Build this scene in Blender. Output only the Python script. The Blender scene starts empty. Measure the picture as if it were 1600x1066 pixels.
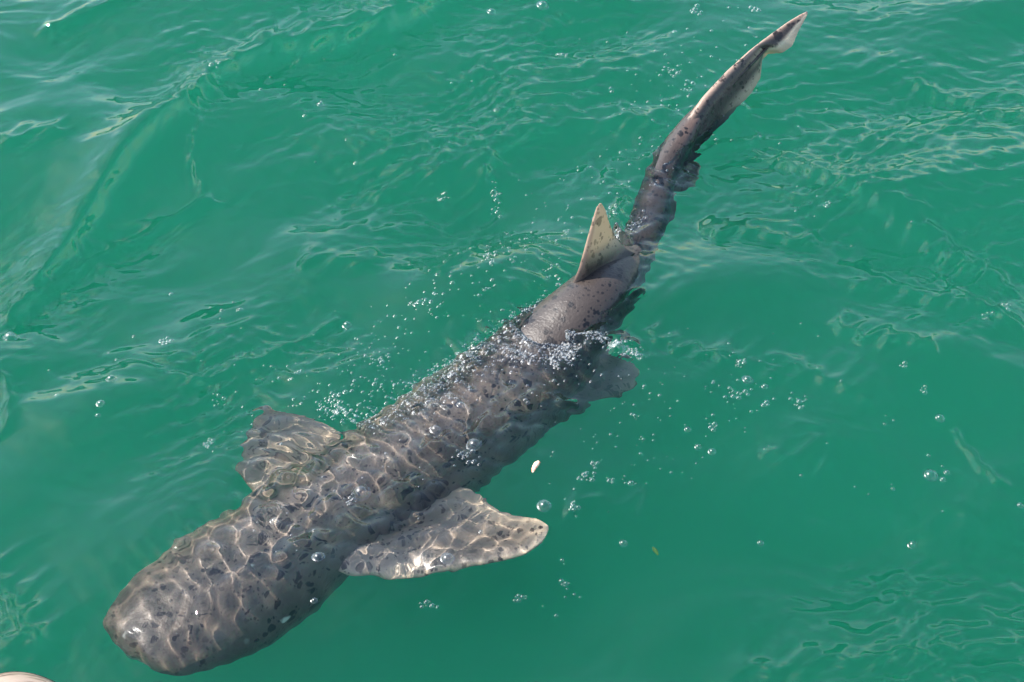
import bpy, bmesh, math, random
import numpy as np
from mathutils import Vector, Matrix, Quaternion

random.seed(7)
S = bpy.context.scene
COL = S.collection
R = math.radians

# ------------------------------------------------------------------ camera
CAM_H, DEP, HFOV = 2.75, 46.0, 38.0
cd = bpy.data.cameras.new('camera')
cam = bpy.data.objects.new('camera', cd)
COL.objects.link(cam)
cam.location = (0, 0, CAM_H)
cam.rotation_euler = (R(90 - DEP), 0, 0)
cd.sensor_fit = 'HORIZONTAL'
cd.angle = R(HFOV)
cd.clip_end = 3000
S.camera = cam

# ------------------------------------------------------------------ daylight
SUN_AZ, SUN_EL = -68.0, 47.0           # azimuth from +Y, negative = to the left
w = bpy.data.worlds.new('World')
S.world = w
w.use_nodes = True
wn, wl = w.node_tree.nodes, w.node_tree.links
sky = wn.new('ShaderNodeTexSky')
sky.sky_type = 'NISHITA'
sky.sun_disc = False
sky.sun_elevation = R(SUN_EL)
sky.sun_rotation = R(SUN_AZ)
sky.air_density = 1.15
sky.dust_density = 0.7
wl.new(sky.outputs[0], wn['Background'].inputs[0])
wn['Background'].inputs[1].default_value = 0.15
sd = bpy.data.lights.new('sun', 'SUN')
sd.energy = 4.3
sd.angle = R(0.5)
sd.cycles.is_caustics_light = True
sd.color = (1.0, 0.95, 0.88)
sun = bpy.data.objects.new('sun', sd)
COL.objects.link(sun)
sv = Vector((math.sin(R(SUN_AZ)) * math.cos(R(SUN_EL)), math.cos(R(SUN_AZ)) * math.cos(R(SUN_EL)), math.sin(R(SUN_EL))))
sun.rotation_euler = sv.to_track_quat('Z', 'Y').to_euler()
sun.location = sv * 20

S.view_settings.view_transform = 'Standard'
S.view_settings.look = 'None'
S.view_settings.exposure = 1.15
S.view_settings.gamma = 1.0
S.view_settings.use_curve_mapping = False
C = S.cycles
C.use_denoising = True
C.use_adaptive_sampling = False
C.caustics_refractive = True
C.caustics_reflective = True
C.blur_glossy = 0.5
C.sample_clamp_indirect = 12
C.max_bounces = 12
C.diffuse_bounces = 4
C.glossy_bounces = 6
C.transmission_bounces = 10
C.transparent_max_bounces = 24
C.volume_bounces = 5

# ------------------------------------------------------------------ helpers
FPX = 800.0 / math.tan(R(HFOV / 2))
fwd = np.array([0, math.cos(R(DEP)), -math.sin(R(DEP))])
upv = np.array([0, math.sin(R(DEP)), math.cos(R(DEP))])
rgt = np.array([1.0, 0, 0])


def at(px, py, z=0.0):
    """the point at height z seen at a photograph position, the bend of light in water taken into account"""
    d = fwd + rgt * (px - 800) / FPX - upv * (py - 533) / FPX
    d = d / np.linalg.norm(d)
    o = np.array([0, 0, CAM_H])
    if z >= 0:
        return o + d * (CAM_H - z) / -d[2]
    p = o + d * CAM_H / -d[2]
    h = np.array([d[0], d[1], 0]) / 1.333
    r = np.array([h[0], h[1], -math.sqrt(1 - h[0] ** 2 - h[1] ** 2)])
    return p + r * z / r[2]


def mesh_obj(name, verts, faces, mat, parent=None, smooth=True):
    me = bpy.data.meshes.new(name)
    me.from_pydata([tuple(v) for v in verts], [], [tuple(f) for f in faces])
    me.update()
    if smooth:
        me.shade_smooth()
    if mat:
        me.materials.append(mat)
    o = bpy.data.objects.new(name, me)
    COL.objects.link(o)
    if parent:
        o.parent = parent
    return o


def tag(o, label=None, cat=None, group=None, kind=None):
    if label: o['label'] = label
    if cat: o['category'] = cat
    if group: o['group'] = group
    if kind: o['kind'] = kind
    return o


def new_mat(name):
    m = bpy.data.materials.new(name)
    m.use_nodes = True
    t = m.node_tree
    t.nodes.clear()
    out = t.nodes.new('ShaderNodeOutputMaterial')
    return m, t, out


def resample(pts, n):
    p = np.array(pts, float)
    s = np.r_[0, np.cumsum(np.linalg.norm(np.diff(p, axis=0), axis=1))]
    q = np.linspace(0, s[-1], n)
    return np.stack([np.interp(q, s, p[:, k]) for k in range(p.shape[1])], -1)


def spline(t, p, q):
    """natural-ish cubic through rows of p at parameters t, evaluated at q (finite difference tangents, limited)"""
    t, p = np.array(t, float), np.array(p, float)
    m = np.zeros_like(p)
    dl = np.diff(p, axis=0) / np.diff(t)[:, None]
    m[1:-1] = (dl[:-1] + dl[1:]) / 2
    m[0], m[-1] = dl[0], dl[-1]
    i = np.clip(np.searchsorted(t, q, 'right') - 1, 0, len(t) - 2)
    h = (t[i + 1] - t[i])[:, None]
    u = ((q - t[i]) / (t[i + 1] - t[i]))[:, None]
    return ((2 * u**3 - 3 * u**2 + 1) * p[i] + (u**3 - 2 * u**2 + u) * h * m[i]
            + (-2 * u**3 + 3 * u**2) * p[i + 1] + (u**3 - u**2) * h * m[i + 1])


# ------------------------------------------------------------------ water: height field
rng = np.random.default_rng(11)
SPINE_PX = [(178, 1002), (300, 940), (400, 880), (500, 810), (610, 745), (720, 668), (797, 603), (870, 527),
            (930, 472), (985, 412), (1005, 360), (1025, 300), (1040, 252), (1068, 210), (1095, 176), (1150, 128), (1205, 78)]
SPINE_W = np.array([at(x, y, 0)[:2] for x, y in SPINE_PX])


def poly_dist(P, line):
    """distance to a polyline, side sign and position along it (0..1)"""
    best = np.full(len(P), 1e9)
    sg = np.zeros(len(P))
    tt = np.zeros(len(P))
    seg = np.diff(line, axis=0)
    L = np.linalg.norm(seg, axis=1)
    cum = np.r_[0, np.cumsum(L)]
    for k in range(len(seg)):
        d = P - line[k]
        u = np.clip((d @ seg[k]) / (L[k] ** 2), 0, 1)
        e = d - u[:, None] * seg[k]
        r = np.hypot(e[:, 0], e[:, 1])
        c = seg[k][0] * d[:, 1] - seg[k][1] * d[:, 0]
        b = r < best
        best = np.where(b, r, best)
        sg = np.where(b, np.sign(c), sg)
        tt = np.where(b, (cum[k] + u * L[k]) / cum[-1], tt)
    return best, sg, tt


def waves(n, l0, l1, th, spread, slope, seed):
    g = np.random.default_rng(seed)
    out = []
    for _ in range(n):
        lam = l0 * (l1 / l0) ** g.random()
        k = 2 * math.pi / lam
        a = th + spread * g.normal()
        out.append((k * math.cos(a), k * math.sin(a), slope / k / math.sqrt(n / 2), g.random() * 6.283))
    return out


def wsum(X, Y, ws, sharp=0.0):
    Z = np.zeros_like(X)
    for kx, ky, a, p in ws:
        s = np.sin(kx * X + ky * Y + p)
        if sharp:
            s = s + sharp * (1 - np.abs(np.cos(0.5 * (kx * X + ky * Y + p)))) * 1.2
        Z += a * s
    return Z


W_SWELL = waves(7, 1.0, 2.6, R(118), 0.35, 0.13, 3)
W_CHOP = waves(26, 0.28, 0.9, R(112), 0.5, 0.18, 4)
W_RIP = waves(40, 0.07, 0.24, R(100), 0.6, 0.10, 5)
W_FINE = waves(44, 0.030, 0.085, R(95), 0.5, 0.40, 6)
W_NET = waves(80, 0.034, 0.17, 0.0, 3.0, 0.31, 8)
W_NET2 = waves(40, 0.024, 0.048, 0.0, 3.0, 0.07, 18)
W_NET3 = waves(40, 0.030, 0.060, R(40), 0.30, 0.22, 28)
W_MASK3 = waves(14, 0.22, 0.6, 0.0, 3.0, 1.0, 31)
W_MASK = waves(10, 0.5, 1.3, 0.0, 3.0, 1.0, 9)
W_MASK2 = waves(10, 0.35, 1.0, 0.0, 3.0, 1.0, 10)
W_WARP = waves(8, 0.25, 0.7, 0.0, 3.0, 0.22, 12)

# crests seen in the photograph: positions, height, width of the far flank, width of the near flank
RIDGES = [
    ([(-60, 545), (0, 490), (60, 425), (130, 340), (200, 258), (290, 185), (330, 130), (420, 85), (520, 70), (600, 45), (690, 5), (760, -40)], .043, .17, .045),
    ([(-40, 505), (60, 446), (140, 385), (230, 345), (290, 318), (325, 305), (370, 306)], .015, .034, .024),
    ([(312, 190), (306, 240), (312, 300)], .006, .03, .02),
    ([(745, 300), (765, 235), (830, 197), (960, 182), (1060, 190)], .016, .12, .03),
    ([(1280, 518), (1340, 545), (1400, 565), (1470, 578)], .014, .05, .02),
    ([(1482, 655), (1512, 690), (1540, 738), (1585, 768)], .009, .028, .02),
    ([(1088, 345), (1120, 372), (1180, 386), (1290, 402)], .014, .06, .02),
    ([(1010, 470), (960, 500), (905, 520)], .009, .035, .016),
    ([(1080, 560), (1250, 600), (1400, 650)], .012, .12, .06),
    ([(1300, 450), (1450, 480), (1620, 520)], .016, .12, .05),
    ([(1200, 800), (1400, 780), (1620, 820)], .010, .12, .06),
    ([(1400, 120), (1500, 150), (1620, 160)], .014, .10, .04),
    ([(560, 300), (650, 260), (720, 250)], .012, .12, .04),
    ([(1000, 520), (1060, 560), (1150, 600)], .008, .03, .02),
    ([(1170, 225), (1260, 280), (1345, 330), (1420, 372), (1500, 425), (1620, 490)], .018, .10, .04),
    ([(-10, 560), (18, 600), (2, 690)], .010, .04, .03),
    ([(-10, 860), (14, 960), (50, 1000), (110, 1012)], .016, .05, .03),
    ([(250, 610), (350, 585), (430, 548), (500, 510), (560, 478)], .009, .03, .018),
    ([(640, 425), (690, 432), (730, 400), (765, 350)], .010, .04, .02),
    ([(520, 790), (620, 740), (700, 690)], .006, .04, .03),
    ([(790, 640), (845, 625), (905, 650)], .008, .03, .02),
    ([(870, 528), (930, 545), (1000, 570)], .012, .05, .02),
    ([(980, 300), (960, 345), (985, 395)], .016, .04, .025),
    ([(1065, 195), (1110, 190), (1180, 160)], .010, .03, .015),
    ([(1040, 240), (1090, 235), (1190, 205)], .010, .03, .015),
    ([(1460, 205), (1540, 192), (1640, 205)], .012, .06, .03),
    ([(880, 810), (950, 800), (1010, 795)], .008, .06, .03),
    ([(1180, 725), (1260, 728), (1290, 742)], .008, .05, .03),
    ([(60, 70), (150, 40), (230, 10)], .012, .07, .04),
    ([(460, 400), (540, 405), (600, 400)], .010, .09, .04),
    ([(1100, 1045), (1250, 1035), (1400, 1030), (1620, 1000)], .012, .08, .03),
    ([(-20, 240), (60, 232), (120, 215)], .012, .07, .04),
]
PATCH = [  # places with fine wind ripples: x, y, radius in metres, strength
    (760, 165, .30, 1.0), (640, 210, .30, .8), (880, 60, .3, .7), (1300, 250, .35, .8), (1450, 400, .3, .8), (1250, 170, .35, .7),
    (600, 40, .3, .8), (30, 1016, .05, 2.2), (20, 960, .10, .8), (1520, 1020, .28, .9), (340, 90, .2, .6), (80, 430, .18, .5), (330, 150, .10, 1.0), (170, 360, .12, .8),
    (330, 600, .22, .7), (470, 540, .18, .7), (1230, 320, .2, .6), (1500, 250, .3, .6), (700, 330, .2, .5), (1400, 150, .3, .5),
]
_ridge_w = [(np.array([at(x, y, 0)[:2] for x, y in pl]), h, a, b) for pl, h, a, b in RIDGES]
_patch_w = [(at(x, y, 0)[:2], r, s) for x, y, r, s in PATCH]


def height(X, Y, near):
    """water level at X, Y (flat arrays); near = weight of the short waves (0 far away, where the sheet is coarse)"""
    Z = wsum(X, Y, W_SWELL) * np.minimum(1, near + .35)
    Z += wsum(X, Y, W_CHOP, .0) * near
    n = near > 0.02
    x, y = X[n], Y[n]
    if len(x) == 0:
        return Z
    z = np.zeros_like(x)
    P = np.stack([x, y], -1)
    wx, wy = wsum(x, y, W_WARP), wsum(x + 5, y - 3, W_WARP)
    m1 = np.clip(.45 + .55 * wsum(x, y, W_MASK) * 3.5, 0, 1.3)
    m2 = np.clip(.30 + .70 * wsum(x, y, W_MASK2) * 4.5, 0, 1.3)
    z += wsum(x + wx, y + wy, W_RIP) * (.35 + .65 * m1)
    pm = np.zeros_like(x)
    for c, r, s in _patch_w:
        pm = np.maximum(pm, s * np.exp(-((x - c[0]) ** 2 + (y - c[1]) ** 2) / r**2))
    z += wsum(x + wx, y + wy, W_FINE) * (.06 + .16 * m2 + 1.0 * pm)
    # flow over the shark: a net of short ripples
    d, sg, tt = poly_dist(P, SPINE_W)
    near_sh = np.exp(-(np.maximum(d - .10, 0) / .13) ** 2)
    hd = np.interp(tt, [0, .04, .12, .25, .5, .58, .68, .76, .80, .88, 1], [.22, .38, .75, 1.0, 1.0, .75, .35, .9, .6, .4, .25])
    calm = 1 - .6 * np.exp(-(d / .22) ** 2)
    Z[n] *= calm
    z *= calm
    tear = at(420, 705, 0)[:2]
    near_sh = near_sh * np.where(sg < 0, 1 - .6 * np.clip((d - .04) / .08, 0, 1), 1) * (1 + 1.2 * np.exp(-((x - tear[0]) ** 2 + (y - tear[1]) ** 2) / .14 ** 2))
    gp = at(28, 1018, 0)[:2]
    z += .022 * np.exp(-((x - gp[0]) ** 2 + (y - gp[1]) ** 2) / (2 * .045 ** 2))
    mn = np.clip(.80 + 7.0 * wsum(x - 3, y + 7, W_MASK3), .12, 1.6)
    z += wsum(x + .6 * wx, y + .6 * wy, W_NET) * near_sh * hd * mn
    z += wsum(x + .8 * wx, y + .8 * wy, W_NET3) * near_sh * hd * (1.75 - mn)
    z += wsum(x + .3 * wx, y + .3 * wy, W_NET2) * near_sh * hd
    z2 = np.zeros_like(x)
    for line, h, a, b in _ridge_w:
        lo, hi = line.min(0) - 6 * a, line.max(0) + 6 * a
        q = (x > lo[0]) & (x < hi[0]) & (y > lo[1]) & (y < hi[1])
        if not q.any():
            continue
        wob = .012 * np.sin(x[q] * 37 + y[q] * 29) + .007 * np.sin(x[q] * 83 - y[q] * 71)
        Pq = P[q] + wob[:, None] * np.array([.5, 1.0])
        dd, s_, t_ = poly_dist(Pq, line)
        # which side looks away from the camera (greater y)
        e = line[-1] - line[0]
        far = s_ * (1 if e[0] > 0 else -1)
        wd = np.where(far > 0, a, b)
        end = np.clip(np.minimum(t_, 1 - t_) * 6, 0, 1)
        end = end * end * (3 - 2 * end)
        g = 1.6 * h * end / (1 + (dd / (wd * .6)) ** 2) ** 1.3
        # capillary ripples run ahead of the crest on its near flank
        cap = .0012 * end * np.exp(-np.maximum(dd - .005, 0) / .05) * np.where(far > 0, .25, 1) * np.sin(2 * math.pi * dd / .022 + 3 * wob / .01)
        z2[q] += g + cap
    z += z2
    Z[n] += z * near[n]
    return Z


def axis_coords(lo, hi, step, far, growth=1.12):
    core = np.arange(lo, hi + step / 2, step)
    ext, s, p = [], step, core[-1]
    while p < far:
        s *= growth
        p += s
        ext.append(p)
    ext = np.array(ext)
    left = core[0] - (ext - core[-1])
    return np.r_[left[::-1], core, ext]


X0, X1, Y0, Y1 = -2.0, 2.0, 1.45, 4.7
ax = axis_coords(X0, X1, .0042, 400)
ay = axis_coords(Y0, Y1, .0050, 400)


def nearness(X, Y):
    dx = np.maximum(np.maximum(X0 - X, X - X1), 0)
    dy = np.maximum(np.maximum(Y0 - Y, Y - Y1), 0)
    d = np.hypot(dx, dy)
    return np.clip(1 - d / .5, 0, 1) ** 2


def level(px, py):
    x, y = at(px, py, 0)[:2]
    return level_xy(x, y)


def level_xy(x, y):
    e = .012
    xs = np.array([x, x + e, x - e, x, x])
    ys = np.array([y, y, y, y + e, y - e])
    z = height(xs, ys, np.ones(5))
    n = Vector((-(z[1] - z[2]) / (2 * e), -(z[3] - z[4]) / (2 * e), 1)).normalized()
    return Vector((x, y, float(z[0]))), n


def levels_xy(x, y):
    e = .010
    n = len(x)
    z = height(np.r_[x, x + e, x], np.r_[y, y, y + e], np.ones(3 * n))
    return z[:n], (z[n:2 * n] - z[:n]) / e, (z[2 * n:] - z[:n]) / e


def build_water():
    GX, GY = np.meshgrid(ax, ay)
    nx, ny = len(ax), len(ay)
    X, Y = GX.ravel(), GY.ravel()
    nr = nearness(X, Y)
    Z = height(X, Y, nr)
    co = np.stack([X, Y, Z], -1)
    idx = np.arange(nx * ny).reshape(ny, nx)
    quads = np.stack([idx[:-1, :-1], idx[:-1, 1:], idx[1:, 1:], idx[1:, :-1]], -1).reshape(-1, 4)
    per = np.r_[idx[0, :], idx[1:, -1], idx[-1, -2::-1], idx[-2:0:-1, 0]]
    m = len(per)
    bot = co[per].copy()
    bot[:, 2] = -5.0
    b = np.arange(m) + len(co)
    nb = np.roll(b, -1)
    npx = np.roll(per, -1)
    sides = np.stack([per, b, nb, npx], -1)
    allco = np.vstack([co, bot])
    me = bpy.data.meshes.new('sea_water')
    nq = len(quads) + len(sides)
    me.vertices.add(len(allco))
    me.vertices.foreach_set('co', allco.ravel())
    lv = np.r_[quads.ravel(), sides.ravel(), b[::-1]]
    me.loops.add(len(lv))
    me.loops.foreach_set('vertex_index', lv.astype(np.int32))
    me.polygons.add(nq + 1)
    me.polygons.foreach_set('loop_start', np.r_[np.arange(nq) * 4, nq * 4].astype(np.int32))
    me.polygons.foreach_set('loop_total', np.r_[np.full(nq, 4), m].astype(np.int32))
    sm = np.r_[np.ones(len(quads), bool), np.zeros(len(sides) + 1, bool)]
    me.polygons.foreach_set('use_smooth', sm)
    me.update(calc_edges=True)
    me.validate()
    return me


wm, t, out = new_mat('sea_water')
gl = t.nodes.new('ShaderNodeBsdfGlass')
gl.inputs['IOR'].default_value = 1.333
gl.inputs['Roughness'].default_value = 0.0
t.links.new(gl.outputs[0], out.inputs['Surface'])
vm, t, out = new_mat('turbid_green_water')
vp = t.nodes.new('ShaderNodeVolumePrincipled')
vp.inputs['Color'].default_value = (.15, .972, .49, 1)
vp.inputs['Density'].default_value = 1.5
vp.inputs['Anisotropy'].default_value = 0.0
vp.inputs['Absorption Color'].default_value = (0, .3, .2, 1)
t.links.new(vp.outputs[0], out.inputs['Volume'])
wme = build_water()
wme.materials.append(wm)
water = bpy.data.objects.new('sea_water', wme)
COL.objects.link(water)
tag(water, kind='structure')
water.cycles.is_caustics_caster = True
# the top hand's breadth of water is clear, below it the plankton-rich green water scatters the light
TOP, E_ = -.175, 385.0
tv = [(x, y, z) for z in (-4.9, TOP) for x, y in ((-E_, -E_), (E_, -E_), (E_, E_), (-E_, E_))]
turbid = mesh_obj('green_water', tv, [(3, 2, 1, 0), (4, 5, 6, 7), (0, 1, 5, 4), (1, 2, 6, 5), (2, 3, 7, 6), (3, 0, 4, 7)], vm, smooth=False)
tag(turbid, kind='structure')

# sandy bottom, far below what the green water lets through
bm_, t, out = new_mat('sand')
bs = t.nodes.new('ShaderNodeBsdfPrincipled')
nz = t.nodes.new('ShaderNodeTexNoise'); nz.inputs['Scale'].default_value = 3
rp = t.nodes.new('ShaderNodeValToRGB')
rp.color_ramp.elements[0].color = (.22, .19, .13, 1)
rp.color_ramp.elements[1].color = (.36, .32, .24, 1)
t.links.new(nz.outputs[0], rp.inputs[0]); t.links.new(rp.outputs[0], bs.inputs['Base Color'])
bs.inputs['Roughness'].default_value = .9
t.links.new(bs.outputs[0], out.inputs[0])
sb = mesh_obj('seabed', [(-390, -390, -4.5), (390, -390, -4.5), (390, 390, -4.5), (-390, 390, -4.5)], [(0, 1, 2, 3)], bm_)
tag(sb, kind='structure')

# ------------------------------------------------------------------ shark
skin, t, out = new_mat('shark_skin')
N, L = t.nodes, t.links
bs = N.new('ShaderNodeBsdfPrincipled')
tc = N.new('ShaderNodeTexCoord')


def attr(name):
    a = N.new('ShaderNodeAttribute'); a.attribute_name = name
    return a.outputs['Fac']


def mix(fac, a, b, mode='MIX'):
    m = N.new('ShaderNodeMix'); m.data_type = 'RGBA'; m.blend_type = mode
    for s, v in ((0, fac), (6, a), (7, b)):
        if hasattr(v, 'links'):
            L.new(v, m.inputs[s])
        else:
            m.inputs[s].default_value = v
    return m.outputs[2]


def math_(op, a, b=0.0, clamp=False):
    m = N.new('ShaderNodeMath'); m.operation = op; m.use_clamp = clamp
    for s, v in ((0, a), (1, b)):
        if hasattr(v, 'links'):
            L.new(v, m.inputs[s])
        else:
            m.inputs[s].default_value = v
    return m.outputs[0]


def noise(scale, detail=3, rough=.55, vec=None):
    n = N.new('ShaderNodeTexNoise'); n.inputs['Scale'].default_value = scale
    n.inputs['Detail'].default_value = detail; n.inputs['Roughness'].default_value = rough
    L.new(vec or tc.outputs['Object'], n.inputs['Vector'])
    return n.outputs['Fac'], n.outputs['Color']


def ramp(v, a, b):
    m = N.new('ShaderNodeMapRange'); m.interpolation_type = 'SMOOTHSTEP'
    m.inputs['From Min'].default_value = a; m.inputs['From Max'].default_value = b
    L.new(v, m.inputs['Value'])
    return m.outputs['Result']


n1, n1c = noise(5, 4)
n2, n2c = noise(26, 4)
base = mix(ramp(n1, .35, .68), (.082, .062, .048, 1), (.155, .119, .090, 1))
base = mix(math_('MULTIPLY', ramp(n2, .45, .75), .35), base, (.19, .152, .126, 1))
base = mix(math_('MULTIPLY', attr('rear'), .92), base, (.040, .031, .027, 1))
base = mix(attr('belly'), base, (.30, .28, .24, 1))
base = mix(attr('pale'), base, (.66, .52, .36, 1))
base = mix(attr('pink'), base, (.36, .22, .17, 1))


area = math_('ADD', ramp(noise(7, 2)[0], .36, .58), .18, True)


def spots(scale, thr, jitter, keep, seed, soft=.08):
    """round irregular spots: each cell of the voronoi keeps one with its own size"""
    mp = N.new('ShaderNodeMapping'); mp.inputs['Location'].default_value = (seed, seed * .7, seed * 1.3)
    wv = N.new('ShaderNodeVectorMath'); wv.operation = 'MULTIPLY_ADD'
    _, nc = noise(scale * 2.0, 2)
    L.new(nc, wv.inputs[0]); wv.inputs[1].default_value = (jitter / scale,) * 3
    L.new(tc.outputs['Object'], wv.inputs[2]); L.new(wv.outputs[0], mp.inputs['Vector'])
    v = N.new('ShaderNodeTexVoronoi'); v.inputs['Scale'].default_value = scale
    L.new(mp.outputs[0], v.inputs['Vector'])
    sep = N.new('ShaderNodeSeparateColor'); L.new(v.outputs['Color'], sep.inputs[0])
    size = math_('MULTIPLY', math_('ADD', sep.outputs[0], .35), thr)
    on = math_('GREATER_THAN', sep.outputs[1], keep)
    d = math_('SUBTRACT', size, v.outputs['Distance'])
    return math_('MULTIPLY', math_('MULTIPLY', math_('MULTIPLY', d, 1 / soft, True), on), math_('MULTIPLY', attr('spotty'), math_('MAXIMUM', area, math_('MULTIPLY', attr('rear'), .85))))


sp1 = spots(46, .31, .55, .06, 3.1, .05)
sp2 = spots(21, .30, .9, .45, 9.4, .05)
sp3 = spots(82, .29, .4, .30, 17.2, .05)
spw = spots(13, .17, .5, .82, 27.7)
dark = (.006, .0055, .0065, 1)
base = mix(math_('MULTIPLY', sp1, .93), base, dark)
base = mix(math_('MULTIPLY', sp2, .95), base, dark)
base = mix(math_('MULTIPLY', sp3, .72), base, dark)
base = mix(math_('MULTIPLY', spw, .85), base, (.62, .58, .50, 1))
base = mix(attr('slit'), base, (.03, .026, .026, 1))
L.new(base, bs.inputs['Base Color'])
rr = N.new('ShaderNodeMapRange'); rr.inputs['To Min'].default_value = .30; rr.inputs['To Max'].default_value = .52
L.new(n2, rr.inputs['Value']); L.new(rr.outputs[0], bs.inputs['Roughness'])
bs.inputs['Specular IOR Level'].default_value = .3
bs.inputs['Coat Weight'].default_value = .3; bs.inputs['Coat Roughness'].default_value = .12; bs.inputs['Coat IOR'].default_value = 1.33
bp = N.new('ShaderNodeBump'); bp.inputs['Strength'].default_value = .5; bp.inputs['Distance'].default_value = .005
n4, _ = noise(160, 3)
L.new(math_('ADD', math_('MULTIPLY', n4, .5), n2), bp.inputs['Height']); L.new(bp.outputs[0], bs.inputs['Normal'])
# thin fins let some light through
tr = N.new('ShaderNodeBsdfTranslucent'); L.new(base, tr.inputs['Color'])
mxs = N.new('ShaderNodeMixShader'); L.new(attr('thin'), mxs.inputs[0])
L.new(bs.outputs[0], mxs.inputs[1]); L.new(tr.outputs[0], mxs.inputs[2])
L.new(mxs.outputs[0], out.inputs['Surface'])


class Body:
    def __init__(s):
        s.v, s.f = [], []
        s.a = {k: [] for k in ('pale', 'pink', 'belly', 'spotty', 'slit', 'thin', 'rear')}

    def add(s, p, **kw):
        s.v.append(tuple(p))
        for k in s.a:
            s.a[k].append(float(kw.get(k, 1.0 if k == 'spotty' else 0.0)))
        return len(s.v) - 1


B = Body()
# stations along the axis: px, py, centre height, half width, half height (photograph pixels -> metres below), roll in degrees
ST = [
    # px    py    zc     a      b     roll
    (198, 1020, -.108, .006, .004, 0),
    (203, 1016, -.110, .072, .028, 0),
    (217, 1006, -.116, .112, .046, 0),
    (244,  989, -.126, .138, .064, 0),
    (278,  967, -.140, .154, .082, 0),
    (316,  944, -.154, .163, .100, 0),
    (362,  914, -.170, .168, .118, 0),
    (410,  882, -.182, .168, .131, 0),
    (457,  847, -.190, .168, .142, 0),
    (505,  813, -.193, .170, .151, 0),
    (558,  778, -.192, .170, .157, 0),
    (612,  742, -.188, .168, .160, 0),
    (668,  706, -.182, .172, .162, 0),
    (725,  667, -.170, .172, .160, 0),
    (776,  627, -.166, .168, .153, 0),
    (822,  585, -.144, .158, .144, 0),
    (874,  533, -.086, .136, .128, 0),
    (905,  500, -.046, .110, .112, 0),
    (935,  469, -.030, .094, .100, 0),
    (965,  437, -.048, .080, .088, -4),
    (987,  404, -.082, .070, .078, -8),
    (1002, 370, -.098, .064, .070, -12),
    (1014, 335, -.086, .056, .060, -16),
    (1025, 300, -.076, .049, .053, -20),
    (1038, 258, -.064, .045, .050, -22),
    (1064, 215, -.034, .040, .048, -24),
    (1095, 176,  .006, .026, .040, -26),
    (1140, 135,  .050, .013, .026, -28),
    (1188,  86,  .098, .005, .012, -28),
    (1225,  51,  .128, .002, .004, -28),
    (1240,  38,  .142, .002, .003, -28),
]
cen = np.array([at(x, y, z) for x, y, z, *_ in ST])
arc = np.r_[0, np.cumsum(np.linalg.norm(np.diff(cen, axis=0), axis=1))]
NR, NS = 320, 64
q = np.r_[arc[-1] * .06 * np.linspace(0, 1, 40) ** 1.8, np.linspace(arc[-1] * .06, arc[-1], NR - 39)[1:]]
CC = spline(arc, cen, q)
DIM = np.array([s[3:6] for s in ST])
DD = np.stack([np.interp(q, arc, DIM[:, k]) for k in range(3)], -1)
DS = spline(arc, DIM, q)
DD[8:] = np.maximum(DS[8:], .0015) * np.array([1, 1, 0]) + DS[8:] * np.array([0, 0, 1])
TT = np.gradient(CC, axis=0)
for _ in range(3):
    TT[1:-1] = (TT[:-2] + 2 * TT[1:-1] + TT[2:]) / 4
TT /= np.linalg.norm(TT, axis=1)[:, None]
LEN = q[-1]
FR = []
Tm = TT.copy()
for i in range(NR):
    tdir = Tm[i]
    side = np.cross(tdir, [0, 0, 1.0]); side /= np.linalg.norm(side)
    up = np.cross(side, tdir)
    r = R(DD[i, 2])
    s2 = side * math.cos(r) + up * math.sin(r)
    u2 = -side * math.sin(r) + up * math.cos(r)
    FR.append((s2, u2))
rings = []
SLITS = [.205 + .0125 * k for k in range(7)]
for i in range(NR):
    a, b, _ = DD[i]
    s2, u2 = FR[i]
    uq = q[i] / LEN
    ring = []
    for j in range(NS):
        ph = 2 * math.pi * j / NS
        c, sn = math.cos(ph), math.sin(ph)
        ex = .92 if sn > 0 else .80
        x = a * math.copysign(abs(c) ** ex, c)
        y = b * math.copysign(abs(sn) ** (.98 if sn > 0 else .86), sn)
        if sn < 0:
            y *= .88
        slit = 0
        for k, us in enumerate(SLITS):
            if -.62 < math.sin(ph) < .42 + .02 * k:
                g = math.exp(-((uq - us - .006 * sn) / .0022) ** 2)
                slit = max(slit, g * min(1, (math.cos(ph * 1) ** 2) * 1.4))
        k_ = 1 - .06 * slit
        belly = min(1, max(0, (-sn - .35) / .45))
        p = CC[i] + s2 * x * k_ + u2 * y * k_
        ridge = max(0, sn) ** 8 * max(0, min(1, (uq - .78) / .06)) * max(0, min(1, (.90 - uq) / .03))
        ring.append(B.add(p, belly=belly * (1 if uq < .8 else .3), slit=slit * .9,
                          pink=.30 * ridge, rear=max(0, min(1, (uq - .36) / .13)), spotty=max(0, 1 - 1.2 * belly)))
    rings.append(ring)
for i in range(NR - 1):
    for j in range(NS):
        j2 = (j + 1) % NS
        B.f.append((rings[i][j], rings[i + 1][j], rings[i + 1][j2], rings[i][j2]))
B.f.append(tuple(rings[0]))
B.f.append(tuple(reversed(rings[-1])))


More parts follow.
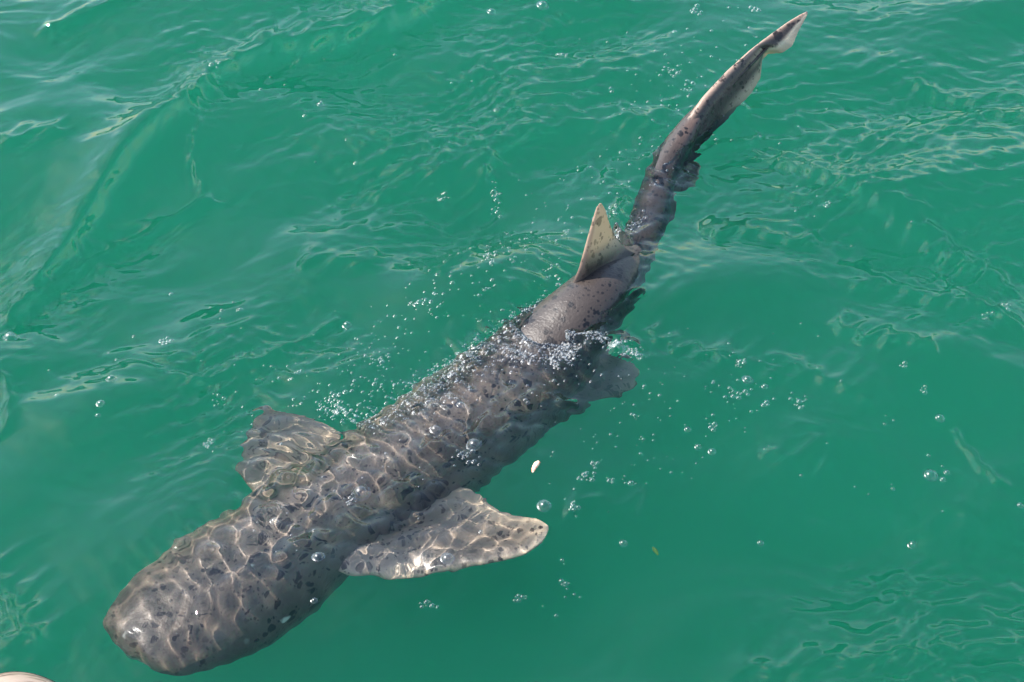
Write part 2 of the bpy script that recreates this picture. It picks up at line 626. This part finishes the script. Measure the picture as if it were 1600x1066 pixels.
def fin(lead, trail, thick, tip_thick=.25, n=40, m=26, col=None, ragged=0.0, root=1.1):
    """a solid fin lofted between a leading and a trailing edge given as (px, py, z) from root to tip"""
    Lw = resample([at(*p) for p in lead], n * 4)
    Tw = resample([at(*p) for p in trail], n * 4)
    # smooth both edges
    for E_ in (Lw, Tw):
        for _ in range(6):
            E_[1:-1] = (E_[:-2] + 2 * E_[1:-1] + E_[2:]) / 4
    sel = np.linspace(0, n * 4 - 1, n).astype(int)
    Lw, Tw = Lw[sel], Tw[sel]
    mid = n // 2
    nrm = np.cross(Lw[mid] - Lw[0], Tw[mid] - Lw[mid]); nrm /= np.linalg.norm(nrm)
    top, bot = [], []
    for i in range(n):
        sp = i / (n - 1)
        th = thick * ((1 - sp) ** .8 * (1 - tip_thick) + tip_thick)
        flare = 1 + root * max(0, 1 - sp / .18) ** 2
        if sp > .97:
            th *= .4
        rt, rb = [], []
        for j in range(m):
            cx = j / (m - 1)
            cx2 = cx * cx * (3 - 2 * cx) * .5 + cx * .5
            prof = (cx2 ** .5) * (1 - cx2) * 2.2 * (1 - .35 * cx2)
            p = Lw[i] * (1 - cx2) + Tw[i] * cx2
            if ragged and cx2 > .7:
                k = (cx2 - .7) / .3
                p = p + (Tw[i] - Lw[i]) * k * ragged * (math.sin(i * 1.9) * .5 + math.sin(i * 3.7 + 1) * .35 + random.uniform(-.3, .3))
            h = .5 * th * (prof * flare + .10)
            kw = col(sp, cx2) if col else {}
            rt.append(B.add(p + nrm * h, **kw))
            rb.append(B.add(p - nrm * h, **kw))
        top.append(rt); bot.append(rb)
    for i in range(n - 1):
        for j in range(m - 1):
            B.f.append((top[i][j], top[i + 1][j], top[i + 1][j + 1], top[i][j + 1]))
            B.f.append((bot[i][j], bot[i][j + 1], bot[i + 1][j + 1], bot[i + 1][j]))
        B.f.append((top[i][0], bot[i][0], bot[i + 1][0], top[i + 1][0]))
        B.f.append((top[i][-1], top[i + 1][-1], bot[i + 1][-1], bot[i][-1]))
    for j in range(m - 1):
        B.f.append((top[0][j], top[0][j + 1], bot[0][j + 1], bot[0][j]))
        B.f.append((top[-1][j], bot[-1][j], bot[-1][j + 1], top[-1][j + 1]))


def ss(a, b, x):
    u = min(1, max(0, (x - a) / (b - a)))
    return u * u * (3 - 2 * u)


def dorsal_col(sp, c):
    return dict(pale=ss(.22, .55, sp + .16 * c) * .95, rear=1, pink=.55 * (1 - ss(.05, .16, c)) * ss(.02, .3, sp) + .25 * ss(.9, 1, sp),
                spotty=.55, thin=.42 * ss(.1, .4, sp))


fin([(893, 452, .045), (906, 420, .10), (917, 380, .155), (926, 347, .20), (933, 324, .232), (937, 318, .24)],
    [(992, 396, .024), (976, 387, .048), (960, 370, .09), (951, 346, .155), (945, 326, .212), (940, 318, .24)],
    .030, .25, col=dorsal_col)


def pect_col(sp, c):
    return dict(pale=.12 + .40 * ss(.55, 1, c) * ss(.1, .5, sp) + .35 * ss(.80, 1, sp) + .25 * (1 - ss(.02, .10, c)), spotty=.9 * (1 - ss(.75, .95, c)),
                thin=.22 * ss(.5, 1, c))


def far_col(sp, c):
    return dict(pale=.42, spotty=.6, thin=.25)


# right pectoral (towards the camera) and left pectoral (far side, deeper)
fin([(455, 850, -.175), (540, 908, -.157), (610, 910, -.14), (690, 898, -.115), (760, 882, -.09), (815, 866, -.075), (846, 846, -.062), (854, 830, -.058)],
    [(610, 760, -.175), (690, 770, -.157), (726, 764, -.14), (752, 782, -.125), (785, 806, -.105), (815, 814, -.09), (840, 815, -.072), (854, 824, -.058)],
    .050, .22, n=46, col=pect_col, ragged=.02)
fin([(430, 800, -.135), (392, 770, -.14), (376, 735, -.145), (384, 700, -.15), (396, 668, -.155), (408, 645, -.16), (424, 634, -.165)],
    [(560, 720, -.135), (528, 690, -.14), (520, 672, -.145), (495, 655, -.15), (470, 645, -.158), (447, 637, -.163), (428, 633, -.165)],
    .050, .22, n=40, col=far_col, ragged=.05)


def pelv_col(sp, c):
    return dict(pale=.35 * ss(.6, 1, sp) + .2 * ss(.6, 1, c), spotty=.7, thin=.2 * ss(.4, 1, sp))


fin([(840, 660, -.24), (880, 658, -.25), (915, 645, -.25), (955, 624, -.245), (985, 612, -.24), (1003, 600, -.235)],
    [(910, 520, -.18), (945, 532, -.20), (968, 545, -.215), (988, 560, -.225), (1002, 578, -.232), (1006, 592, -.235)],
    .040, .22, n=32, col=pelv_col, ragged=.05)
fin([(800, 560, -.20), (780, 530, -.21), (770, 512, -.23), (775, 505, -.25)],
    [(880, 500, -.18), (850, 490, -.20), (810, 498, -.225), (780, 504, -.25)],
    .030, .22, n=24, col=pelv_col)


def anal_col(sp, c):
    e = max(ss(.86, 1, c), ss(.88, 1, sp))
    return dict(pale=.8 * e, spotty=.5, thin=.3 * ss(.3, .9, sp))


fin([(1028, 292, -.075), (1050, 298, -.10), (1066, 295, -.125), (1080, 291, -.14)],
    [(1052, 226, -.05), (1076, 236, -.08), (1092, 248, -.105), (1096, 268, -.125)],
    .016, .3, n=24, col=anal_col, ragged=.03)
# small ragged skin fold further back along the underside of the tail stalk
fin([(1040, 352, -.10), (1050, 345, -.11), (1054, 338, -.115)],
    [(1044, 295, -.085), (1054, 300, -.10), (1058, 306, -.11)], .010, .3, n=14, m=12, col=anal_col, ragged=.08)


def caud_col(sp, c):
    return dict(pale=.85 * ss(.55, .88, c) * ss(.35, .75, sp) + .40 * (1 - ss(.02, .11, c)) * ss(.15, .5, sp) + .5 * ss(.72, 1, sp) * (1 - ss(.2, .5, abs(c - .35) * 2)),
                pink=.60 * (1 - ss(.02, .16, c)) * ss(.1, .5, sp), rear=1, spotty=.95 * (1 - ss(.75, .9, c)), thin=.35 * ss(.55, .95, c))


# main blade of the tail fin: upper edge / lower edge with its lobe
fin([(1040, 240, -.045), (1068, 194, .014), (1100, 150, .065), (1135, 112, .100), (1170, 80, .125), (1198, 58, .140)],
    [(1074, 250, -.085), (1098, 222, -.062), (1126, 192, -.034), (1146, 172, -.012), (1172, 148, .008), (1188, 122, .030), (1191, 92, .062)],
    .046, .30, n=52, col=caud_col, ragged=.012, root=0)


def tip_col(sp, c):
    return dict(pale=.9 * ss(.42, .66, c) + .4 * (1 - ss(.03, .15, c)) + .4 * ss(.75, 1, sp), rear=1, pink=.45 * (1 - ss(.02, .3, c)) + .35 * ss(.7, 1, sp),
                spotty=.8 * (1 - ss(.5, .7, c)), thin=.35 * ss(.5, .9, c))


fin([(1150, 99, .112), (1180, 72, .130), (1205, 53, .143), (1230, 35, .155), (1250, 23, .162), (1261, 18, .165)],
    [(1182, 104, .052), (1200, 84, .072), (1222, 83, .090), (1238, 72, .108), (1247, 50, .130), (1262, 22, .162)],
    .022, .35, n=40, col=tip_col, ragged=.012, root=0)

sme = bpy.data.meshes.new('shark')
sme.from_pydata(B.v, [], B.f)
sme.update()
bmm = bmesh.new(); bmm.from_mesh(sme)
bmesh.ops.recalc_face_normals(bmm, faces=bmm.faces)
bmm.to_mesh(sme); bmm.free()
for k, vals in B.a.items():
    at_ = sme.attributes.new(k, 'FLOAT', 'POINT')
    at_.data.foreach_set('value', np.clip(np.array(vals, np.float32), 0, 1))
sme.shade_smooth()
sme.materials.append(skin)
shark = bpy.data.objects.new('shark', sme)
COL.objects.link(shark)
shark.cycles.is_caustics_receiver = True
tag(shark, 'big grey shark with black spots swimming just under the green surface, cream dorsal fin raised', 'shark')

em, t, out = new_mat('eye')
bs = t.nodes.new('ShaderNodeBsdfPrincipled')
bs.inputs['Base Color'].default_value = (.012, .014, .014, 1); bs.inputs['Roughness'].default_value = .08
t.links.new(bs.outputs[0], out.inputs[0])


def ball(name, mat, parent, c, axes, dirs, nu=20, nv=12):
    v, f = [], []
    for i in range(nv + 1):
        th = math.pi * i / nv
        for j in range(nu):
            p = 2 * math.pi * j / nu
            l = (axes[0] * math.sin(th) * math.cos(p), axes[1] * math.sin(th) * math.sin(p), axes[2] * math.cos(th))
            v.append(tuple(np.array(c) + sum(np.array(d) * k for d, k in zip(dirs, l))))
    for i in range(nv):
        for j in range(nu):
            a, b = i * nu + j, i * nu + (j + 1) % nu
            f.append((a, b, b + nu, a + nu))
    return mesh_obj(name, v, f, mat, parent)


ie = int(np.argmin(abs(q / LEN - .085)))
for sgn in (1, -1):
    a, b, _ = DD[ie]
    s2, u2 = FR[ie]
    c = CC[ie] + sgn * s2 * a * .93 + u2 * b * .16
    ball('eye', em, shark, c, (.018, .011, .012), (TT[ie], s2, u2))

# ------------------------------------------------------------------ bubbles and foam
fm, t, out = new_mat('bubble_film')
N, L = t.nodes, t.links
tp = N.new('ShaderNodeBsdfTransparent'); tp.inputs[0].default_value = (.97, .98, .98, 1)
gg = N.new('ShaderNodeBsdfGlossy'); gg.inputs['Roughness'].default_value = .30
fr = N.new('ShaderNodeLayerWeight'); fr.inputs['Blend'].default_value = .25
mu = N.new('ShaderNodeMath'); mu.operation = 'MULTIPLY_ADD'; mu.use_clamp = True
mu.inputs[1].default_value = 1.0; mu.inputs[2].default_value = .06
mxx = N.new('ShaderNodeMixShader')
pw = N.new('ShaderNodeMath'); pw.operation = 'POWER'; pw.inputs[1].default_value = 1.6
L.new(fr.outputs['Facing'], pw.inputs[0])
L.new(pw.outputs[0], mu.inputs[0]); L.new(mu.outputs[0], mxx.inputs[0]); L.new(tp.outputs[0], mxx.inputs[1]); L.new(gg.outputs[0], mxx.inputs[2])
L.new(mxx.outputs[0], out.inputs[0])


def dome_profile(n):
    pr = [(1.50, -.02), (1.26, .05), (1.10, .17), (1.02, .32)]
    for k in range(1, n + 1):
        a = R(18 + 72 * k / n)
        pr.append((1.02 * math.cos(a) / math.cos(R(18)), .32 + (math.sin(a) - math.sin(R(18))) * 1.0))
    return pr


def dome(segs, n):
    pr = dome_profile(n)
    v, f = [], []
    for r_, z_ in pr[:-1]:
        for j in range(segs):
            p = 2 * math.pi * j / segs
            v.append((r_ * math.cos(p), r_ * math.sin(p), z_))
    v.append((0, 0, pr[-1][1]))
    for i in range(len(pr) - 2):
        for j in range(segs):
            a, b = i * segs + j, i * segs + (j + 1) % segs
            f.append((a, b, b + segs, a + segs))
    top = len(v) - 1
    k = (len(pr) - 2) * segs
    for j in range(segs):
        f.append((k + j, k + (j + 1) % segs, top))
    return v, f


dv, df = dome(20, 6)
bme = bpy.data.meshes.new('bubble')
bme.from_pydata(dv, [], df); bme.update(); bme.shade_smooth(); bme.materials.append(fm)


def bubble(x, y, r, parent=None, name='bubble'):
    """r in metres"""
    p, n = level_xy(x, y)
    o = bpy.data.objects.new(name, bme)
    COL.objects.link(o)
    o.rotation_mode = 'QUATERNION'
    o.rotation_quaternion = Vector((0, 0, 1)).rotation_difference(n.lerp(Vector((0, 0, 1)), .3).normalized())
    o.scale = (r, r, r * random.uniform(.85, 1.0))
    o.location = p
    if parent:
        o.parent = parent
        o.location = p - parent.location
    return o


def px_m(px, py):
    return float(np.linalg.norm(at(px + 1, py, 0) - at(px, py, 0)))


# single bubbles one can point at: px, py, radius px, what sets it apart
SINGLE = [
    (541, 497, 7, 'clear round bubble alone on green water in front of the dorsal fin'),
    (13, 518, 12, 'large clear bubble cut by the left edge of the photo'),
    (175, 597, 8, 'flat wide bubble on open water upper left of the shark head'),
    (160, 640, 6, 'small bubble below the flat wide bubble left of the shark'),
    (90, 621, 4, 'tiny bubble farthest left on open water above the shark head'),
    (155, 656, 4, 'tiny bubble lowest of the trio left of the shark head'),
    (500, 158, 6, 'clear bubble alone on the smooth green slope behind the long wave crest'),
    (848, 8, 9, 'large bubble at the top edge above the middle of the photo'),
    (768, 10, 7, 'bubble at the top edge, left of the larger top bubble'),
    (1165, 611, 8, 'large dome bubble between the pelvic fin and the round bubble cluster'),
    (1192, 621, 5, 'small bubble right of the large dome bubble'),
    (1112, 712, 6, 'round bubble lowest of the loose string right of the pelvic fin'),
    (1073, 682, 5, 'small bubble at the left end of the loose string right of the pelvic fin'),
    (1090, 705, 5, 'small bubble in the middle of the loose string right of the pelvic fin'),
    (1468, 655, 7, 'dome bubble at the head of the curved bright ripple at the right'),
    (1456, 736, 11, 'largest dome bubble on the open water at the right side'),
    (1482, 731, 5, 'upper small bubble right beside the largest dome at the right side'),
    (1476, 742, 5, 'lower small bubble right beside the largest dome at the right side'),
    (1434, 826, 7, 'lone dome bubble on dark green water at the lower right'),
    (1192, 830, 5, 'lone small bubble right of the pectoral fin on dark smooth water'),
    (974, 847, 6, 'round bubble on open water right of the pectoral fin tip'),
    (850, 806, 10, 'thin large bubble just off the pectoral fin tip'),
    (985, 766, 5, 'small bubble right of the bubble raft by the pale scrap'),
    (1597, 782, 5, 'bubble cut by the right edge of the photo'),
    (565, 776, 13, 'largest bubble over the back of the shark behind the head'),
    (680, 672, 7, 'bubble over the middle of the shark back'),
    (741, 703, 11, 'wide bubble over the right flank of the shark'),
    (700, 889, 10, 'large bubble over the right pectoral fin'),
    (500, 887, 9, 'bubble over the gills of the shark'),
    (430, 824, 6, 'small bubble over the head of the shark'),
    (494, 955, 5, 'round bubble just off the right cheek of the shark'),
    (720, 640, 6, 'bright glinting bubble over the shark back below the foam'),
]
GROUP_SINGLE = 'single clear bubbles floating on the water'
for x, y, r, lab in SINGLE:
    p = at(x, y, 0)
    tag(bubble(p[0], p[1], r * px_m(x, y) * .80), lab, 'bubble', GROUP_SINGLE)

# rafts: bubbles that float together
RAFTS = [
    (1245, 647, 11, 10, 9, 'round raft of clear bubbles on open water at right centre'),
    (1147, 633, 17, 6, 12, 'long narrow raft of small bubbles below the large dome bubble'),
    (1152, 588, 9, 5, 8, 'small raft of bubbles above the large dome bubble'),
    (1192, 649, 4, 4, 3, 'tiny bubble pair left of the round raft'),
    (912, 762, 14, 9, 12, 'raft of bright bubbles right of the pale floating scrap'),
    (898, 813, 9, 9, 7, 'raft of bubbles below the bright raft near the pectoral fin'),
    (931, 740, 7, 5, 5, 'small raft of bubbles above the bright raft'),
    (953, 765, 7, 4, 5, 'little raft of bubbles right beside the bright raft'),
    (1112, 677, 6, 5, 5, 'bubble trio upper right in the loose string beside the pelvic fin'),
    (262, 527, 10, 5, 7, 'flat raft of bubbles on open water at the left centre'),
    (654, 478, 11, 5, 7, 'raft of small bubbles on open water left of the dorsal fin'),
    (372, 476, 5, 3, 3, 'pair of tiny bubbles on open water left of centre'),
    (1045, 107, 20, 7, 14, 'widest raft of bubbles left of the tail fin'),
    (1075, 132, 9, 6, 6, 'raft of bubbles between the widest raft and the tail fin'),
    (1088, 5, 10, 6, 7, 'raft of bubbles at the top edge left of the tail tip'),
    (1183, 3, 7, 4, 5, 'raft of bubbles at the top edge above the tail fin'),
    (880, 72, 11, 6, 7, 'raft of bubbles on ripples at the top centre'),
    (692, 286, 12, 5, 7, 'thin string of bubbles on ripples at upper centre'),
    (775, 290, 9, 22, 18, 'upright string of bright bubbles in the wave trough above the dorsal fin'),
    (765, 405, 9, 20, 14, 'upright string of small bubbles left of the dorsal fin'),
    (338, 128, 14, 16, 10, 'raft of glinting bubbles on the long wave crest at upper left'),
    (813, 933, 11, 5, 7, 'raft of bubbles on open water at the bottom centre'),
    (672, 958, 12, 5, 9, 'raft of bubbles at the bottom below the pectoral fin'),
    (835, 1058, 12, 8, 8, 'raft of bubbles at the bottom edge'),
    (1538, 509, 9, 5, 6, 'raft of bubbles near the right edge'),
    (1570, 490, 7, 4, 5, 'upper raft of bubbles near the right edge'),
    (1288, 344, 6, 6, 5, 'raft of bubbles on ripples right of the tail stalk'),
    (325, 690, 13, 10, 11, 'raft of bubbles left of the far pectoral fin'),
    (340, 617, 10, 10, 8, 'raft of bubbles on open water above the far pectoral fin'),
    (525, 628, 24, 20, 26, 'bright patch of bubbles beside the shark back at left centre'),
    (592, 568, 14, 10, 13, 'patch of bubbles left of the foam on the shark back'),
    (600, 615, 40, 22, 30, 'wide scatter of bubbles between the bright patch and the foam'),
    (1405, 596, 6, 4, 4, 'pair of bubbles on dark water at the right'),
    (1440, 622, 8, 4, 5, 'short raft of bubbles at the right above the curved ripple'),
    (730, 725, 26, 14, 16, 'raft of ring bubbles over the dark right flank of the shark'),
    (548, 790, 10, 7, 8, 'small raft of bubbles under the largest bubble on the back'),
    (950, 330, 18, 12, 12, 'spray of bubbles beside the tip of the dorsal fin'),
    (868, 430, 16, 18, 12, 'spray of bubbles at the foot of the dorsal fin'),
    (885, 908, 8, 5, 6, 'raft of bubbles on open water below the pectoral fin tip'),
]
for x, y, rx, ry, n, lab in RAFTS:
    p, nn = level(x, y)
    root = bpy.data.objects.new('bubble_raft', None)
    COL.objects.link(root)
    root.location = p
    root.empty_display_size = .02
    tag(root, lab, 'bubble raft', 'rafts of small bubbles on the water')
    m = px_m(x, y)
    placed = []
    tries = 0
    while len(placed) < n and tries < 400:
        tries += 1
        rr_ = random.choice([1.4, 1.8, 2.2, 2.8, 3.6]) if rx < 30 else random.choice([1.3, 1.6, 2.0, 2.6])
        if len(placed) == 0: rr_ = 3.6
        dx, dy = random.gauss(0, .55) * rx, random.gauss(0, .55) * ry
        if abs(dx) > 1.3 * rx or abs(dy) > 1.3 * ry:
            continue
        if any(math.hypot(dx - a, (dy - b) * 1.25) < (c + rr_) * .8 for a, b, c in placed):
            continue
        placed.append((dx, dy, rr_))
        w_ = at(x + dx, y + dy, 0)
        bubble(w_[0], w_[1], rr_ * m * .85, root)

# loose little bubbles: by place, each place one group
LOOSE = [
    ('tiny bubbles scattered beside the left flank of the shark', 'tiny clear bubble among those scattered along the left flank of the shark',
     [(430, 600, 90, 60, 16), (560, 540, 60, 60, 12), (700, 450, 70, 50, 14), (800, 420, 60, 60, 12)]),
    ('tiny bubbles scattered over the shark', 'tiny clear bubble among those scattered over the submerged shark back',
     [(600, 760, 90, 60, 14), (830, 610, 90, 50, 22), (450, 860, 80, 60, 8)]),
    ('tiny bubbles scattered on open water right of the shark', 'tiny clear bubble among those scattered on the open water right of the shark',
     [(1000, 680, 120, 90, 16), (1300, 640, 150, 90, 14), (900, 900, 120, 70, 8), (1430, 760, 80, 60, 5)]),
    ('tiny bubbles scattered around the tail', 'tiny clear bubble among those scattered on ripples around the shark tail',
     [(1180, 190, 120, 60, 12), (1010, 160, 90, 70, 12), (940, 250, 80, 50, 8), (1300, 330, 100, 60, 6), (1000, 40, 150, 30, 8)]),
    ('tiny bubbles scattered at the upper left', 'tiny clear bubble among those scattered on open water at the upper left',
     [(500, 200, 130, 90, 8), (330, 480, 130, 80, 8), (690, 120, 80, 60, 5), (150, 560, 80, 60, 4)]),
]
for grp, lab, boxes in LOOSE:
    for cx, cy, sx, sy, n in boxes:
        for _ in range(n):
            x, y = cx + random.gauss(0, .55) * sx, cy + random.gauss(0, .55) * sy
            w_ = at(x, y, 0)
            tag(bubble(w_[0], w_[1], random.choice([1.2, 1.4, 1.7, 2.1, 2.8]) * px_m(x, y) * .9), lab, 'bubble', grp)

# foam: the countless small bubbles where the water runs off the back
FOAM = [  # a band along a line: points, half width px, count
    ([(585, 665), (630, 640), (680, 600), (725, 560), (780, 528), (830, 526), (870, 540)], 14, 480),
    ([(640, 640), (690, 605), (740, 565), (800, 535)], 38, 480),
    ([(800, 535), (850, 545), (905, 560), (870, 575)], 14, 330),
    ([(930, 545), (965, 560), (1000, 572)], 8, 260),
    ([(780, 548), (800, 556), (830, 566), (860, 566), (895, 542)], 11, 240),
    ([(820, 524), (860, 534), (900, 538), (945, 540)], 6, 260),
    ([(985, 392), (992, 410), (975, 440), (950, 500)], 4, 70),
    ([(500, 640), (560, 655), (600, 660)], 16, 160),
    ([(420, 640), (520, 600), (640, 520), (760, 430), (840, 380), (930, 280)], 70, 260),
    ([(900, 720), (1050, 650), (1200, 600)], 120, 110),
    ([(980, 250), (1060, 150), (1150, 60)], 80, 110),
    ([(945, 385), (985, 350), (1010, 330)], 12, 90),
    ([(860, 470), (820, 492), (790, 515)], 9, 120),
]
fx, fy, fr_ = [], [], []
for line, hw, n in FOAM:
    P = resample(line, 200)
    for _ in range(n):
        c = P[random.randrange(200)]
        x, y = c[0] + random.gauss(0, .5) * hw, c[1] + random.gauss(0, .5) * hw
        w_ = at(x, y, 0)
        fx.append(w_[0]); fy.append(w_[1])
        fr_.append(random.choice([.8, 1.0, 1.1, 1.3, 1.6, 2.0, 2.6]) * px_m(x, y) * .8)
fx, fy, fr_ = np.array(fx), np.array(fy), np.array(fr_)
fz, gx, gy = levels_xy(fx, fy)
dv2, df2 = dome(9, 3)
dv2 = np.array(dv2) * np.array([1, 1, .8])
vs, fs = [], []
for k in range(len(fx)):
    o = k * len(dv2)
    lx, ly = dv2[:, 0] * fr_[k], dv2[:, 1] * fr_[k]
    vs.append(np.stack([fx[k] + lx, fy[k] + ly, fz[k] + gx[k] * lx * .7 + gy[k] * ly * .7 + dv2[:, 2] * fr_[k]], -1))
    fs.extend([tuple(o + i for i in f) for f in df2])
foam = mesh_obj('foam', np.vstack(vs), fs, fm)
tag(foam, 'white sparkling foam of countless small bubbles where water runs off the shark back', 'foam', kind='stuff')

# ------------------------------------------------------------------ floating scraps
om, t, out = new_mat('scrap_flesh')
N, L = t.nodes, t.links
bs = N.new('ShaderNodeBsdfPrincipled'); tc2 = N.new('ShaderNodeTexCoord')
nz = N.new('ShaderNodeTexNoise'); nz.inputs['Scale'].default_value = 90; nz.inputs['Detail'].default_value = 3
L.new(tc2.outputs['Object'], nz.inputs['Vector'])
rp = N.new('ShaderNodeValToRGB')
rp.color_ramp.elements[0].position = .40; rp.color_ramp.elements[0].color = (.80, .70, .52, 1)
rp.color_ramp.elements[1].position = .62; rp.color_ramp.elements[1].color = (.72, .28, .16, 1)
L.new(nz.outputs[0], rp.inputs[0]); L.new(rp.outputs[0], bs.inputs['Base Color']); bs.inputs['Roughness'].default_value = .35
L.new(bs.outputs[0], out.inputs[0])


def sliver(name, mat, pts, widths, zoff, thick):
    """a small curved flake along px points"""
    P = resample([at(x, y, 0) for x, y in pts], 14)
    W_ = np.interp(np.linspace(0, 1, 14), np.linspace(0, 1, len(widths)), widths)
    v, f = [], []
    T = np.gradient(P, axis=0); T /= np.linalg.norm(T, axis=1)[:, None]
    for i in range(14):
        z = level_xy(P[i, 0], P[i, 1])[0].z + zoff
        s = np.cross(T[i], [0, 0, 1.0])
        for j in range(8):
            a = 2 * math.pi * j / 8
            jt = 1 + .22 * math.sin(i * 2.3 + j * 1.7)
            p = P[i] + s * W_[i] * math.cos(a) * jt
            v.append((p[0], p[1], z + thick * math.sin(a) * jt * (W_[i] / max(W_))))
    for i in range(13):
        for j in range(8):
            a, b = i * 8 + j, i * 8 + (j + 1) % 8
            f.append((a, b, b + 8, a + 8))
    f.append(tuple(range(8))[::-1]); f.append(tuple(range(13 * 8, 14 * 8)))
    return mesh_obj(name, v, f, mat)


tag(sliver('fish_scrap', om, [(842, 738), (838, 742), (834, 748), (832, 755)], [.004, .007, .006, .005, .002], .004, .004),
    'small curved orange and cream scrap floating right of the shark', 'scrap')
gm, t, out = new_mat('weed')
bs = t.nodes.new('ShaderNodeBsdfPrincipled'); bs.inputs['Base Color'].default_value = (.28, .46, .08, 1); bs.inputs['Roughness'].default_value = .5
t.links.new(bs.outputs[0], out.inputs[0])
tag(sliver('weed_scrap', gm, [(1020, 820), (1026, 826), (1029, 830)], [.002, .005, .004, .002], -.10, .002),
    'faint yellow weed scrap sunk under the water right of the pectoral fin', 'weed')

# weathered log top at the bottom left corner
lm, t, out = new_mat('weathered_wood')
N, L = t.nodes, t.links
bs = N.new('ShaderNodeBsdfPrincipled'); tc3 = N.new('ShaderNodeTexCoord')
mp = N.new('ShaderNodeMapping'); mp.inputs['Scale'].default_value = (4, 30, 30)
L.new(tc3.outputs['Object'], mp.inputs['Vector'])
nz = N.new('ShaderNodeTexNoise'); nz.inputs['Scale'].default_value = 3; nz.inputs['Detail'].default_value = 6
L.new(mp.outputs[0], nz.inputs['Vector'])
rp = N.new('ShaderNodeValToRGB')
rp.color_ramp.elements[0].position = .36; rp.color_ramp.elements[0].color = (.11, .07, .05, 1)
rp.color_ramp.elements[1].position = .52; rp.color_ramp.elements[1].color = (.30, .225, .17, 1)
L.new(nz.outputs[0], rp.inputs[0]); L.new(rp.outputs[0], bs.inputs['Base Color']); bs.inputs['Roughness'].default_value = .45
bp = N.new('ShaderNodeBump'); bp.inputs['Strength'].default_value = .6; bp.inputs['Distance'].default_value = .006
L.new(nz.outputs[0], bp.inputs['Height']); L.new(bp.outputs[0], bs.inputs['Normal'])
L.new(bs.outputs[0], out.inputs[0])
c0 = at(46, 1098, .02)
v, f = [], []
nu, nv = 48, 30
ldir = np.array([.93, -.36, -.10]); ldir /= np.linalg.norm(ldir)
lsd = np.cross(ldir, [0, 0, 1.0]); lsd /= np.linalg.norm(lsd)
lup = np.cross(lsd, ldir)
for i in range(nv + 1):
    th = math.pi * i / nv
    for j in range(nu):
        p = 2 * math.pi * j / nu
        k = 1 + .035 * math.sin(3 * p + 2 * th) + .02 * math.sin(9 * p + 1.3 + 3 * th)
        l = (.125 * math.cos(th), .072 * math.sin(th) * math.cos(p) * k, .072 * math.sin(th) * math.sin(p) * k)
        v.append((ldir * l[0] + lsd * l[1] + lup * l[2]))
for i in range(nv):
    for j in range(nu):
        a, b = i * nu + j, i * nu + (j + 1) % nu
        f.append((a, b, b + nu, a + nu))
log = mesh_obj('driftwood', v, f, lm)
log.location = tuple(c0 + np.array([0, 0, -.035]))
tag(log, 'pale pinkish brown rounded lump like driftwood breaking the surface at bottom left', 'driftwood')
